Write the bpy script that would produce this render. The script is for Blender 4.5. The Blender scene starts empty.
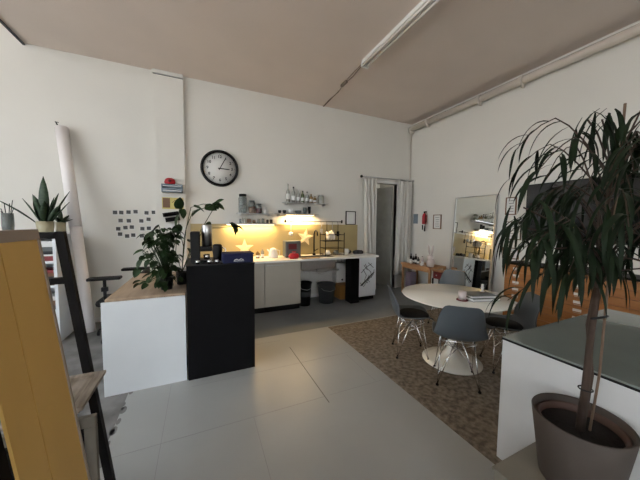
import bpy, bmesh, math, random
from mathutils import Vector, Matrix
random.seed(7)
PI = math.pi
COL = bpy.context.scene.collection
SC = bpy.context.scene

# ------------------------------------------------------------------ materials
def mat(name, c, rough=0.6, metal=0.0, var=0.06, scale=6.0, bump=0.0, bscale=40.0, c2=None, stretch=None,
        trans=0.0, alpha=1.0, emis=None, es=0.0, coat=0.0, ior=1.45, sss=0.0):
    m = bpy.data.materials.new(name); m.use_nodes = True
    nt = m.node_tree; N = nt.nodes; L = nt.links
    b = N['Principled BSDF']
    tc = N.new('ShaderNodeTexCoord'); mp = N.new('ShaderNodeMapping')
    L.new(tc.outputs['Object'], mp.inputs[0])
    if stretch: mp.inputs['Scale'].default_value = stretch
    nz = N.new('ShaderNodeTexNoise'); nz.inputs['Scale'].default_value = scale; nz.inputs['Detail'].default_value = 5
    L.new(mp.outputs[0], nz.inputs['Vector'])
    cr = N.new('ShaderNodeValToRGB')
    if c2 is None:
        a = [max(0, x*(1-var)) for x in c]; d = [min(1, x*(1+var)) for x in c]
    else: a, d = c, c2
    cr.color_ramp.elements[0].position = 0.35; cr.color_ramp.elements[1].position = 0.65
    cr.color_ramp.elements[0].color = (*a[:3], 1); cr.color_ramp.elements[1].color = (*d[:3], 1)
    L.new(nz.outputs['Fac'], cr.inputs[0]); L.new(cr.outputs[0], b.inputs['Base Color'])
    b.inputs['Roughness'].default_value = rough; b.inputs['Metallic'].default_value = metal
    b.inputs['Transmission Weight'].default_value = trans; b.inputs['Alpha'].default_value = alpha
    b.inputs['Coat Weight'].default_value = coat; b.inputs['IOR'].default_value = ior
    if emis: b.inputs['Emission Color'].default_value = (*emis, 1); b.inputs['Emission Strength'].default_value = es
    if bump:
        n2 = N.new('ShaderNodeTexNoise'); n2.inputs['Scale'].default_value = bscale; n2.inputs['Detail'].default_value = 4
        L.new(tc.outputs['Object'], n2.inputs['Vector'])
        bp = N.new('ShaderNodeBump'); bp.inputs['Strength'].default_value = bump; bp.inputs['Distance'].default_value = 0.01
        L.new(n2.outputs['Fac'], bp.inputs['Height']); L.new(bp.outputs[0], b.inputs['Normal'])
    return m
def trans_mat(name, c, tfac):        # thin cloth: diffuse mixed with translucent
    m = mat(name, c, 0.9, var=.01, scale=2)
    nt = m.node_tree; N = nt.nodes; L = nt.links
    t = N.new('ShaderNodeBsdfTranslucent'); t.inputs[0].default_value = (*c, 1)
    mx = N.new('ShaderNodeMixShader'); mx.inputs[0].default_value = tfac
    L.new(N['Principled BSDF'].outputs[0], mx.inputs[1]); L.new(t.outputs[0], mx.inputs[2])
    L.new(mx.outputs[0], N['Material Output'].inputs[0]); return m

M = dict(
 wall = mat('wall_paint', (0.71,0.69,0.64), 0.85, var=0.015, scale=1.5, bump=0.12, bscale=60),
 ceil = mat('ceiling_paint', (0.69,0.60,0.535), 0.9, var=0.03, scale=1.2, bump=0.15, bscale=30),
 floor_light = mat('painted_floor', (0.345,0.35,0.34), 0.35, c2=(0.38,0.385,0.37), scale=1.3, bump=0.04, bscale=9),
 floor_blue = mat('blue_grey_floor', (0.17,0.18,0.185), 0.4, var=0.1, scale=2, bump=0.05, bscale=20),
 concrete = mat('concrete', (0.13,0.125,0.12), 0.75, c2=(0.22,0.215,0.21), scale=5, bump=0.3, bscale=30),
 seam = mat('floor_seam', (0.12,0.11,0.10), 0.7), seam2 = mat('floor_seam_faint', (0.27,0.265,0.26), 0.6),
 rug = mat('rug_wool', (0.11,0.088,0.066), 0.98, c2=(0.25,0.21,0.165), scale=26, bump=1.0, bscale=90),
 white = mat('white_laminate', (0.76,0.79,0.82), 0.45, var=0.01),
 counter_white = mat('counter_panel_white', (0.60,0.59,0.58), 0.5, var=0.02),
 cab = mat('kitchen_front', (0.42,0.385,0.325), 0.5, var=0.02),
 worktop = mat('worktop_white', (0.82,0.80,0.75), 0.3, var=0.01),
 splash = mat('splash_tan', (0.42,0.34,0.17), 0.4, var=0.05, scale=3),
 black = mat('black_paint', (0.006,0.006,0.007), 0.7, var=0.1, ior=1.2),
 blackm = mat('black_metal', (0.008,0.007,0.007), 0.6, ior=1.25),
 blackp = mat('black_plastic', (0.007,0.007,0.008), 0.5, ior=1.3),
 darkgrey = mat('dark_grey_plastic', (0.06,0.065,0.07), 0.5),
 shell = mat('chair_shell_grey', (0.085,0.098,0.11), 0.45, var=0.03),
 pad = mat('seat_pad_black', (0.012,0.012,0.013), 0.9, bump=0.3, bscale=200),
 chrome = mat('chrome', (0.8,0.8,0.8), 0.15, metal=1.0, var=0.01),
 steel = mat('brushed_steel', (0.5,0.5,0.5), 0.32, metal=1.0, var=0.05),
 tablew = mat('table_white', (0.78,0.75,0.67), 0.22, var=0.01, coat=0.3),
 mustard = mat('mustard_panel', (0.66,0.40,0.11), 0.55, c2=(0.72,0.45,0.13), scale=4, stretch=(1,1,0.2)),
 taupe = mat('taupe_edge', (0.34,0.27,0.22), 0.6),
 oak = mat('wood_oak', (0.36,0.23,0.13), 0.5, c2=(0.50,0.34,0.20), scale=5, stretch=(0.6,6,6), bump=0.1),
 ply = mat('wood_desktop', (0.33,0.235,0.155), 0.5, c2=(0.45,0.33,0.225), scale=4, stretch=(5,0.5,5)),
 orange = mat('wood_orange', (0.30,0.12,0.035), 0.45, c2=(0.40,0.17,0.055), scale=3, stretch=(4,0.6,6)),
 desk_orange = mat('wood_bench', (0.36,0.19,0.09), 0.5, c2=(0.46,0.25,0.12), scale=3, stretch=(4,0.6,6)),
 oldwood = mat('weathered_wood', (0.17,0.135,0.10), 0.7, c2=(0.38,0.32,0.26), scale=6, stretch=(4,0.7,4)),
 greywood = mat('grey_wood', (0.10,0.09,0.072), 0.7, c2=(0.15,0.13,0.105), scale=6),
 tube = mat('tube_plastic', (0.84,0.80,0.79), 0.35, var=0.01),
 trim = mat('trim_white', (0.78,0.77,0.74), 0.5, var=0.02),
 dial = mat('dial_white', (0.70,0.69,0.66), 0.5, var=0.01),
 glass = mat('clear_glass', (0.93,0.95,0.94), 0.03, trans=1.0, ior=1.3, var=0.0),
 winglass = mat('window_glass', (0.98,0.99,1.0), 0.0, trans=1.0, ior=1.02, var=0.0),
 jar = mat('jar_glass', (0.22,0.25,0.24), 0.12, var=0.1, alpha=0.6),
 topglass = mat('green_glass_top', (0.19,0.215,0.195), 0.13, var=0.03, coat=0.5),
 mirror = mat('mirror_silver', (0.80,0.82,0.78), 0.02, metal=1.0, var=0.0),
 screen = mat('tv_screen', (0.008,0.009,0.012), 0.08, coat=0.6),
 planter = mat('planter_taupe', (0.058,0.044,0.036), 0.7, var=0.05, bump=0.1),
 terracotta = mat('inner_pot_brown', (0.075,0.038,0.027), 0.6),
 soil = mat('soil', (0.012,0.009,0.007), 1.0, bump=1.0, bscale=60),
 bark = mat('bark', (0.03,0.017,0.012), 0.85, c2=(0.065,0.04,0.028), scale=14, stretch=(1,1,0.3), bump=0.6),
 bamboo = mat('bamboo', (0.16,0.10,0.065), 0.6),
 leafdark = mat('leaf_dark', (0.005,0.010,0.004), 0.6, c2=(0.009,0.018,0.006), scale=8, ior=1.25),
 leafmid = mat('leaf_monstera', (0.008,0.022,0.006), 0.5, c2=(0.020,0.045,0.012), scale=12, ior=1.3),
 leafyel = mat('leaf_yellow', (0.30,0.27,0.03), 0.5),
 snake = mat('leaf_snake', (0.010,0.028,0.012), 0.5, c2=(0.035,0.065,0.028), scale=14, stretch=(1,1,3)),
 goldpot = mat('pot_pale_gold', (0.42,0.38,0.25), 0.4, coat=0.3),
 navy = mat('navy_fabric', (0.008,0.011,0.055), 0.8),
 red = mat('red_paint', (0.45,0.015,0.025), 0.4),
 darkred = mat('dark_red', (0.12,0.012,0.015), 0.5),
 brownbox = mat('brown_box', (0.34,0.16,0.04), 0.7),
 bluegrey = mat('blue_grey_card', (0.17,0.21,0.25), 0.7),
 yellow = mat('yellow_card', (0.62,0.52,0.18), 0.7),
 brownc = mat('brown_card', (0.19,0.11,0.07), 0.7),
 paper = mat('paper', (0.72,0.72,0.70), 0.8, var=0.02),
 photo = mat('photo_black', (0.02,0.02,0.022), 0.35, c2=(0.10,0.10,0.10), scale=30),
 curtain = trans_mat('curtain_cloth', (0.80,0.78,0.73), 0.25),
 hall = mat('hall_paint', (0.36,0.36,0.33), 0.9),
 beige = mat('beige_box', (0.20,0.18,0.145), 0.6),
 purple = mat('purple_bag', (0.22,0.17,0.22), 0.8),
 teal = mat('teal_box', (0.03,0.14,0.14), 0.6),
 ceramic = mat('ceramic', (0.75,0.73,0.70), 0.25, var=0.01),
 pink = mat('pink_ceramic', (0.56,0.48,0.46), 0.4),
 amber = mat('amber_glass', (0.25,0.15,0.05), 0.1, alpha=0.85),
 gin = mat('clear_bottle', (0.45,0.45,0.40), 0.08, alpha=0.55, var=0.1),
 bottlegreen = mat('green_bottle', (0.10,0.12,0.05), 0.1, alpha=0.85),
 fill_hall = mat('hall_fill_glow', (.9,.88,.8), .4, emis=(1,.92,.8), es=2.0),  # glow of the added hallway fill
 starp = mat('paper_star', (0.85,0.70,0.42), 0.8, emis=(1.0,0.62,0.22), es=0.15),
 led = mat('lamp_warm', (1,0.85,0.6), 0.5, emis=(1.0,0.70,0.34), es=5.0, var=0.0),
 tubeoff = mat('tube_lamp_off', (0.82,0.78,0.72), 0.25, var=0.01),
 pipe = mat('pipe_paint', (0.66,0.60,0.53), 0.4, var=0.03),
 cable = mat('cable_brown', (0.22,0.17,0.13), 0.6),
 bookr = mat('book_red', (0.20,0.025,0.03), 0.6), bookb = mat('book_brown', (0.16,0.08,0.04), 0.6),
 bookg = mat('book_grey', (0.10,0.11,0.11), 0.5), bookd = mat('book_dark', (0.02,0.02,0.025), 0.6),
)

# ------------------------------------------------------------------ mesh builder
def basis(d):
    d = Vector(d).normalized()
    a = Vector((0,0,1)) if abs(d.z) < 0.95 else Vector((1,0,0))
    x = d.cross(a).normalized(); return x, d.cross(x).normalized()
class MB:
    def __init__(s): s.bm = bmesh.new()
    def _mi(s, fs, mi, smooth=False):
        for f in fs: f.material_index = mi; f.smooth = smooth
    def box(s, x0,x1,y0,y1,z0,z1, mi=0, bev=0.0, mtx=None):
        vs = [s.bm.verts.new((x,y,z)) for z in (z0,z1) for y in (y0,y1) for x in (x0,x1)]
        q = [(0,2,3,1),(4,5,7,6),(0,1,5,4),(2,6,7,3),(0,4,6,2),(1,3,7,5)]
        fs = [s.bm.faces.new([vs[i] for i in f]) for f in q]
        s._mi(fs, mi)
        if bev > 0:
            es = list({e for f in fs for e in f.edges})
            r = bmesh.ops.bevel(s.bm, geom=es, offset=bev, segments=2, profile=0.5, affect='EDGES')
            for f in r['faces']: f.material_index = mi
            vs = list({v for f in r['faces'] for v in f.verts} | {v for v in vs if v.is_valid})
        if mtx: bmesh.ops.transform(s.bm, matrix=mtx, verts=[v for v in vs if v.is_valid])
        return s
    def tube(s, pts, r, n=8, mi=0, cap=True):
        pts = [Vector(p) for p in pts]; rings = []
        for i, p in enumerate(pts):
            d = (pts[min(i+1,len(pts)-1)] - pts[max(i-1,0)])
            if i == 0: x, y = basis(d)
            else:
                dn = d.normalized(); x = (x - dn*x.dot(dn)).normalized(); y = dn.cross(x)
            rr = r[i] if isinstance(r, (list,tuple)) else r
            rings.append([s.bm.verts.new(p + (x*math.cos(2*PI*k/n) + y*math.sin(2*PI*k/n))*rr) for k in range(n)])
        for a, b in zip(rings, rings[1:]):
            for k in range(n):
                f = s.bm.faces.new((a[k], a[(k+1)%n], b[(k+1)%n], b[k])); f.material_index = mi; f.smooth = True
        if cap:
            for rg in (rings[0][::-1], rings[-1]):
                f = s.bm.faces.new(rg); f.material_index = mi
        return s
    def lathe(s, prof, n=24, c=(0,0,0), mi=0, sx=1, sy=1, smooth=True):
        rings = []
        for r, z in prof:
            if r < 1e-5: rings.append([s.bm.verts.new((c[0], c[1], c[2]+z))])
            else: rings.append([s.bm.verts.new((c[0]+r*sx*math.cos(2*PI*k/n), c[1]+r*sy*math.sin(2*PI*k/n), c[2]+z)) for k in range(n)])
        for a, b in zip(rings, rings[1:]):
            for k in range(n):
                k2 = (k+1)%n
                if len(a) == 1 and len(b) == 1: continue
                if len(a) == 1: v = (a[0], b[k2], b[k])
                elif len(b) == 1: v = (a[k], a[k2], b[0])
                else: v = (a[k], a[k2], b[k2], b[k])
                f = s.bm.faces.new(v); f.material_index = mi; f.smooth = smooth
        return s
    def ball(s, c, r, mi=0, sz=1.0, n=12):
        return s.lathe([(abs(r*math.sin(PI*i/8)) if 0 < i < 8 else 0, -r*sz*math.cos(PI*i/8)) for i in range(9)], n, c, mi)
    def prism(s, poly, y0, y1, mi=0):      # polygon in XZ, extruded in Y
        a = [s.bm.verts.new((x,y0,z)) for x,z in poly]; b = [s.bm.verts.new((x,y1,z)) for x,z in poly]
        n = len(poly); fs = [s.bm.faces.new(a), s.bm.faces.new(b[::-1])]
        for k in range(n): fs.append(s.bm.faces.new((a[k], b[k], b[(k+1)%n], a[(k+1)%n])))
        s._mi(fs, mi); return s
    def leaf(s, p, d, L, W, droop=0.5, n=6, shape='lance', roll=0.0, mi=0, fold=0.25):
        p = Vector(p); d = Vector(d).normalized(); rows = []
        side = d.cross(Vector((0,0,1)))
        if side.length < 0.1: side = Vector((1,0,0))
        side.normalize(); side = Matrix.Rotation(roll, 3, d) @ side
        for i in range(n+1):
            t = i/n
            if shape == 'lance': w = math.sin(PI*min(1, t*0.93+0.07))**0.8
            elif shape == 'heart': w = (math.sin(PI*(t*0.86+0.14))**0.7) * (1.15 - 0.35*t)
            else: w = (1-t)**0.55 * (0.75+0.6*t)
            if i == n: w = 0.0
            w *= W/2; up = side.cross(d).normalized()
            rows.append((s.bm.verts.new(p - side*w + up*w*fold), s.bm.verts.new(p), s.bm.verts.new(p + side*w + up*w*fold)))
            d = (d + Vector((0,0,-1))*droop/n).normalized(); side = (side - d*side.dot(d)).normalized()
            p = p + d*(L/n)
        for a, b in zip(rows, rows[1:]):
            for k in (0,1):
                f = s.bm.faces.new((a[k], a[k+1], b[k+1], b[k])); f.material_index = mi; f.smooth = True
        return s
    def build(s, name, mats, parent=None, loc=None, rotz=0, solid=0.0, sub=0):
        bmesh.ops.remove_doubles(s.bm, verts=s.bm.verts, dist=1e-6)
        bmesh.ops.recalc_face_normals(s.bm, faces=s.bm.faces) if not solid else None
        me = bpy.data.meshes.new(name); s.bm.to_mesh(me); s.bm.free()
        o = bpy.data.objects.new(name, me); COL.objects.link(o)
        for m in (mats if isinstance(mats, (list,tuple)) else [mats]): me.materials.append(M[m])
        if parent: o.parent = parent
        if loc: o.location = loc
        if rotz: o.rotation_euler.z = rotz
        if sub:
            md = o.modifiers.new('sub', 'SUBSURF'); md.levels = md.render_levels = sub
        if solid:
            md = o.modifiers.new('solid', 'SOLIDIFY'); md.thickness = solid; md.offset = 0
        return o
def tag(o, label, cat, group=None, kind=None):
    o['label'] = label; o['category'] = cat
    if group: o['group'] = group
    if kind: o['kind'] = kind
    return o
def thing(name, label, cat, loc=(0,0,0), rotz=0, group=None):
    o = bpy.data.objects.new(name, None); COL.objects.link(o)
    o.location = loc; o.rotation_euler.z = rotz; o.empty_display_size = 0.1
    return tag(o, label, cat, group)
def struct(name, mb, mats, label=None):
    o = mb.build(name, mats); o['kind'] = 'structure'
    if label: o['label'] = label
    return o
def copy_tree(o, loc, rotz, label, parent=None):
    c = o.copy(); COL.objects.link(c)
    if parent is None: c.location = loc; c.rotation_euler.z = rotz; c['label'] = label
    else: c.parent = parent
    for ch in list(o.children): copy_tree(ch, None, 0, None, c)
    return c

# ------------------------------------------------------------------ the room
XW, YW, XL, YB, H = 4.52, 4.87, -5.0, -4.2, 3.80
XS, HS = -2.05, 5.0                          # the ceiling steps up to a taller bay left of XS
PX = -0.60                                   # where the paint meets raw concrete
f = MB()
f.box(XL, PX, YB, YW, -0.1, 0, 2)
f.box(PX, XW, YB, 3.37, -0.1, 0, 0)
f.box(PX, XW, 3.37, YW, -0.1, 0, 1)
f.box(3.3, 5.2, YW, 7.0, -0.1, 0, 1)
for x, y0, y1 in ((0.958,1.9,2.98),(-0.27,0.9,2.7),(0.35,1.4,1.98),(1.5,2.0,2.55)):
    w = 0.0035 if x == 0.958 else 0.0014
    f.box(x-w, x+w, y0, y1, 0, 0.0006, 3 if x == 0.958 else 4)
for y, x0, x1 in ((1.985,-0.58,0.96),(1.985,1.0,1.65),(2.59,-0.1,1.64),(3.2,0.2,0.9)):
    f.box(x0, x1, y-0.0014, y+0.0014, 0, 0.0006, 4)
floor = struct('floor', f, ['floor_light','floor_blue','concrete','seam','seam2'])
# concrete edge drawn ragged: chips of paint missing along the border
c = MB()
for i in range(70):
    y = -1 + i*0.08 + random.uniform(-.05,.05); r = random.uniform(.012,.026)
    c.lathe([(0,0.0008),(r,0.0008),(r,0)], 9, (PX+random.uniform(-.01,.02), y, 0), 0, 1, random.uniform(1,2.4), False)
struct('floor_paint_edge', c, ['concrete'])
struct('ceiling', MB().box(XS, XW+.7, YB-.2, 7.0, H, H+.1).box(XS, XS+.1, YB-.2, 5.0, H+.1, HS).box(XL-.2, XS+.1, YB-.2, 5.0, HS, HS+.1), ['ceil'])
DX0, DX1, DZ = 3.56, 4.13, 2.40
b = MB(); b.box(XS, DX0, YW, YW+.1, 0, H).box(XL-.1, XS, YW, YW+.1, 0, HS).box(DX1, XW+.1, YW, YW+.1, 0, H).box(DX0, DX1, YW, YW+.1, DZ, H)
struct('wall_back', b, ['wall'])
struct('wall_right', MB().box(XW, XW+.1, YB, YW, 0, H), ['wall'])
# left wall with a wide window, rear wall with shop windows (both outside the frame, the daylight comes through them)
LW = (-2.6, 3.4, 0.6, 4.4)
b = MB(); b.box(XL-.1, XL, LW[1], YW, 0, HS).box(XL-.1, XL, YB, LW[0], 0, HS)
b.box(XL-.1, XL, LW[0], LW[1], 0, LW[2]).box(XL-.1, XL, LW[0], LW[1], LW[3], HS)
struct('wall_left', b, ['wall'])
RW = (-1.9, 1.0, 0.3, 3.3)
b = MB(); b.box(XL-.1, XS, YB-.1, YB, 0, HS).box(XS, RW[0], YB-.1, YB, 0, H).box(RW[1], XW+.1, YB-.1, YB, 0, H)
b.box(RW[0], RW[1], YB-.1, YB, 0, RW[2]).box(RW[0], RW[1], YB-.1, YB, RW[3], H)
struct('wall_rear', b, ['wall'])
# window frames and panes
w = MB()
for t in (0, 0.5, 1):
    y = LW[0]+.03+(LW[1]-LW[0]-.06)*t; w.box(XL-.08, XL-.02, y-.03, y+.03, LW[2], LW[3])
for z in (LW[2]+.03, LW[3]-.03): w.box(XL-.08, XL-.02, LW[0], LW[1], z-.03, z+.03)
w1 = struct('window_1', w, ['trim'])
MB().box(XL-.055, XL-.05, LW[0]+.05, LW[1]-.05, LW[2]+.05, LW[3]-.05).build('pane', 'winglass', w1)
w = MB()
for t in (0, 1/3, 2/3, 1):
    x = RW[0]+.03+(RW[1]-RW[0]-.06)*t; w.box(x-.03, x+.03, YB-.08, YB-.02, RW[2], RW[3])
for z in (RW[2]+.03, RW[3]-.03): w.box(RW[0], RW[1], YB-.08, YB-.02, z-.03, z+.03)
w2 = struct('window_2', w, ['trim'])
MB().box(RW[0]+.05, RW[1]-.05, YB-.055, YB-.05, RW[2]+.05, RW[3]-.05).build('pane', 'winglass', w2)
# hallway beyond the door
b = MB(); b.box(3.2, 3.3, YW+.1, 6.9, 0, H).box(5.1, 5.2, YW+.1, 6.9, 0, H).box(3.3, 5.1, 6.8, 6.9, 0, H)
struct('wall_hall', b, ['hall'])
# door frame + leaf ajar
d = MB(); d.box(DX0-.05, DX0, YW-.015, YW+.1, 0, DZ+.05).box(DX1, DX1+.05, YW-.015, YW+.1, 0, DZ+.05).box(DX0, DX1, YW-.015, YW+.1, DZ, DZ+.05)
struct('trim_1', d, ['trim'])
dl = MB(); dl.box(0, .56, -.02, .02, 0.01, 2.37, 0, .004)
door = dl.build('door_1', 'hall', None, (DX1-.01, YW+.13, 0), math.radians(104)); door['kind'] = 'structure'
hd = MB(); hd.tube([(.49,.02,1.05),(.49,.06,1.05)], .012).tube([(.49,.06,1.05),(.38,.06,1.05)], .009)
hd.tube([(.49,-.02,1.05),(.49,-.06,1.05)], .012).tube([(.49,-.06,1.05),(.38,-.06,1.05)], .009); hd.build('door_handle', 'steel', door)
hl = thing('hall_fill', 'added round fill light on the hallway ceiling behind the door', 'ceiling light', (4.3, 5.9, H))  # added, unseen: brightens the hallway that was black through the doorway
MB().lathe([(0,0),(.12,0),(.13,-.03),(.1,-.07),(0,-.08)], 24).build('fill_disc', 'fill_hall', hl)
L_ = bpy.data.lights.new('hall_fill_light','POINT'); L_.energy = 7; L_.color = (1,.92,.8); L_.shadow_soft_size = .1  # added fill that lights the hallway
lo_ = bpy.data.objects.new('hall_fill_light', L_); COL.objects.link(lo_); lo_.parent = hl; lo_.location = (0,0,-.25)
# boxed column on the back wall
p = MB(); p.box(-.617, -.211, YW-.06, YW, 0, H-.075).box(-.617, -.211, YW-.06, YW, H-.055, H).box(-.617, -.211, YW-.035, YW, H-.075, H-.055, 1)
p.box(-.640, -.617, YW-.03, YW, 0, H); struct('trim_2', p, ['wall','darkgrey'])
struct('trim_3', MB().tube([(4.475, YW-.03, 0), (4.475, YW-.03, 3.6)], .012), ['pipe'])          # riser in the corner
struct('trim_4', MB().box(XS-.015, XS, YB, YW-.005, H-.02, H+.12).box(XS-.012, XS+.012, YB, YW-.005, H-.030, H-.012, 1), ['trim','darkgrey'])
struct('baseboard_right', MB().box(XW-.012, XW, YB, YW, 0, .07), ['trim'])
struct('baseboard_back', MB().box(XL, -.65, YW-.012, YW, 0, .07).box(-.2, 3.5, YW-.012, YW, 0, .07), ['trim'])
# heating pipe under the ceiling
pp = thing('ceiling_pipe', 'long cream pipe running under the ceiling along the right wall', 'pipe', (4.42, 4.76, 3.655))
MB().tube([(0,0,0),(0,-8.8,0)], .055, 16).build('pipe_run', 'pipe', pp)
MB().tube([(0.045,0,.075),(0.045,-7.8,.075)], .012, 8).build('conduit', 'cable', pp)
for y in (-.45, -1.6, -2.26, -3.7, -5.2):
    MB().tube([(0,y-.025,0),(0,y+.025,0)], .072, 14).box(-.01,.1,y-.012,y+.012,-.012,.012).box(-.03,.05,y-.01,y+.01,-.10,-.055).build('clamp', 'pipe', pp)
MB().tube([(0,.0,0),(0,.05,0)], .06, 14).tube([(0,.02,0),(0,.02,-.10)], .03, 10).tube([(-.05,.02,-.09),(.05,.02,-.09)],.014).build('valve', 'pipe', pp)
# fluorescent fitting
fl = thing('ceiling_light', 'long twin-tube fluorescent batten on the ceiling, switched off', 'ceiling light', (2.16, 3.31, H))
MB().box(-.045,.045,-2.6,0,-.05,0,0,.004).build('batten', 'trim', fl)
for sx in (-.035,.035):
    MB().tube([(sx,-2.56,-.075),(sx,-.03,-.075)], .016, 12).build('fluorescent_tube', 'tubeoff', fl)
for y in (-.03,-2.6): MB().box(-.055,.055,y,y+.03,-.10,-.04).build('end_cap', 'trim', fl)
cb = MB().tube([(2.165,3.31,H-.012),(2.20,3.7,H-.02),(2.19,3.95,H-.012),(2.23,4.2,H-.022),(2.225,4.6,H-.012),(2.24,YW-.005,H-.012)], .006, 8)
cb.tube([(2.15,3.31,H-.012),(2.17,3.8,H-.014),(2.225,4.15,H-.013),(2.25,YW-.005,H-.014)], .005, 6).box(2.165,2.205,3.85,4.02,H-.035,H)
tag(cb.build('power_cable', 'cable'), 'brown power cable along the ceiling from light batten to wall', 'cable')

# rug
r = MB(); r.box(1.655, 4.09, -1.6, 3.34, 0.0, .008)
tag(r.build('area_rug', 'rug'), 'large mottled brown rug under the round dining table', 'rug')

# ------------------------------------------------------------------ wall clock 3:05
ck = thing('wall_clock', 'round black-rimmed wall clock with white dial on back wall', 'clock', (.318, YW, 2.41))
R = .305
rim = MB(); rim.lathe([(R-.045,0),(R-.045,.03),(R-.035,.045),(R-.012,.045),(R,.03),(R,0),(R-.045,0)], 64)
o = rim.build('rim', 'blackp', ck); o.rotation_euler.x = PI/2
o = MB().lathe([(0,.012),(R-.04,.012),(R-.04,0),(0,0)], 48).build('dial', 'dial', ck); o.rotation_euler.x = PI/2
for k in range(1,13):
    cu = bpy.data.curves.new('t','FONT'); cu.body = str(k); cu.size = .066; cu.align_x = 'CENTER'; cu.align_y = 'CENTER'; cu.extrude = .001; cu.offset = .0012
    to = bpy.data.objects.new('t', cu); me = to.to_mesh().copy(); to.to_mesh_clear(); bpy.data.objects.remove(to)
    a = PI/2 - k*PI/6; me.transform(Matrix.Translation((.195*math.cos(a), -.0135, .195*math.sin(a))) @ Matrix.Rotation(PI/2, 4, 'X'))
    me.materials.clear(); me.materials.append(M['blackp'])
    o = bpy.data.objects.new('numeral', me); COL.objects.link(o); o.parent = ck
tk = MB()
for k in range(60): tk.box(-.0135,.0135,-.0140,-.0128,.2488,.2503,0,0,Matrix.Rotation(k*PI/30, 4, 'Y'))
for k in range(60):
    a = k*PI/30; l = .014 if k%5 else .022
    tk.box(-.0012 if k%5 else -.0025, .0012 if k%5 else .0025, -.0145, -.0125, .25-l, .25, 0, 0, Matrix.Rotation(a, 4, 'Y'))
tk.build('minute_track', 'blackp', ck)
MB().box(-.006,.006,-.019,-.017,-.03,.205,0,0,Matrix.Rotation(math.radians(28),4,'Y')).build('minute_hand', 'blackp', ck)
MB().box(-.008,.008,-.016,-.0145,-.03,.155,0,0,Matrix.Rotation(math.radians(93),4,'Y')).build('hour_hand', 'blackp', ck)

# ------------------------------------------------------------------ instant photos on the wall
rows = [('top row', 1.628, [-1.156,-1.08,-.990,-.90,-.759,-.664]), ('second row', 1.52, [-1.092,-.990,-.83,-.735]),
        ('third row', 1.395, [-1.125,-1.035,-.955,-.82,-.735]), ('bottom row', 1.285, [-1.105,-1.018,-.94,-.83])]
ordn = ['leftmost','second from left','third from left','fourth from left','fifth from left','sixth from left']
for rn, z, xs in rows:
    for i, x in enumerate(xs):
        zz = z + random.uniform(-.018,.018)
        ph = thing('instant_photo', 'small dark instant photo on wall, %s in %s of the cluster' % (ordn[i], rn), 'photo', (x, YW-.002, zz), 0, 'instant photos stuck on the back wall')
        MB().box(-.034,.034,-.002,.0015,-.040,.036).build('paper_border', 'paper', ph)
        MB().box(-.027,.027,-.0035,-.002,-.024,.030).build('picture', 'photo', ph)
        ph.rotation_euler.y = random.uniform(-.06,.06)

# things on the boxed column (front plane y = YW-.06)
yc = YW-.06
sh = thing('wall_box', 'blue-grey small wall box on the white column under red radio', 'box', (-.39, yc, 1.955))
MB().box(-.145,.145,-.10,0,0,.065,0,.004).box(-.145,.145,-.10,0,.072,.125,0,.004).build('case', 'bluegrey', sh)
MB().box(-.12,.12,-.104,-.10,.02,.03).box(-.12,.12,-.104,-.10,.09,.098).build('stripe', 'paper', sh)
t = MB(); t.lathe([(0,0),(.06,0),(.072,.03),(.06,.075),(.03,.095),(0,.097)], 16, (0,0,0), 0, 1.1, .6)
rd = thing('red_ornament', 'small rounded red object on top of the blue-grey wall box', 'ornament', (-.42, yc-.05, 2.082))
t.build('body', 'red', rd); o = MB().lathe([(0,0),(.022,0),(.022,.006),(0,.006)], 14).build('dial', 'darkred', rd); o.location = (0,-.046,.045); o.rotation_euler.x = PI/2
pc = thing('wall_poster', 'brown and yellow picture card on the white column', 'poster', (-.39, yc-.001, 1.70))
MB().box(-.15,.15,-.004,0,0,.18).build('card', 'yellow', pc)
MB().box(-.14,-.04,-.006,-.004,.02,.17).build('brown_picture', 'brownc', pc)
MB().tube([(-.01,-.006,.10),(.03,-.006,.14),(.05,-.006,.09),(.08,-.006,.13),(.12,-.006,.12)], .006, 6).build('pattern', 'brownc', pc)
mg = thing('magazine_holder', 'black striped leaflet holder on the white column below picture card', 'holder', (-.40, yc, 1.45))
MB().box(-.1,.12,-.06,0,.14,.2,0,0,Matrix.Rotation(math.radians(-10),4,'Y')).box(-.08,.12,-.06,0,.055,.12,0,0,Matrix.Rotation(math.radians(-10),4,'Y')).build('slots', 'black', mg)
MB().box(-.11,.12,-.012,-.002,-.12,.02).build('leaflet', 'paper', mg)
tag(MB().box(-.29,-.215,-.003,0,1.02,1.42).build('paper_sheet', 'paper', None, (0,yc,0)), 'white paper strip hanging on the right side of the column', 'paper')

# ------------------------------------------------------------------ leaning white tube
base, top = Vector((-1.375,4.43,.075)), Vector((-1.69,4.79,2.76))
u = (top-base).normalized(); x1, y1 = basis(u)
lt = thing('leaning_tube', 'tall white tube leaning against the back wall left of photos', 'tube', (-1.375,4.43,0))
mid = base.lerp(top, .5)
MB().tube([Vector((0,0,.012)), Vector((0,0,.075)).lerp(top-Vector((-1.375,4.43,0)), .5)], .062, 20).build('lower_roll', 'tube', lt)
tt = MB().tube([mid-Vector((-1.375,4.43,0)), top-Vector((-1.375,4.43,0))], .068, 20)
tt.build('upper_roll', 'tube', lt)
e = top-Vector((-1.375,4.43,0)); MB().tube([e, e+u*.01], .045, 16).tube([e+Vector((-.03,0,0)), e+Vector((-.05,-.03,.06)), e+Vector((-.02,-.03,.05))], .008, 6).build('end_hook', 'blackp', lt)

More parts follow.
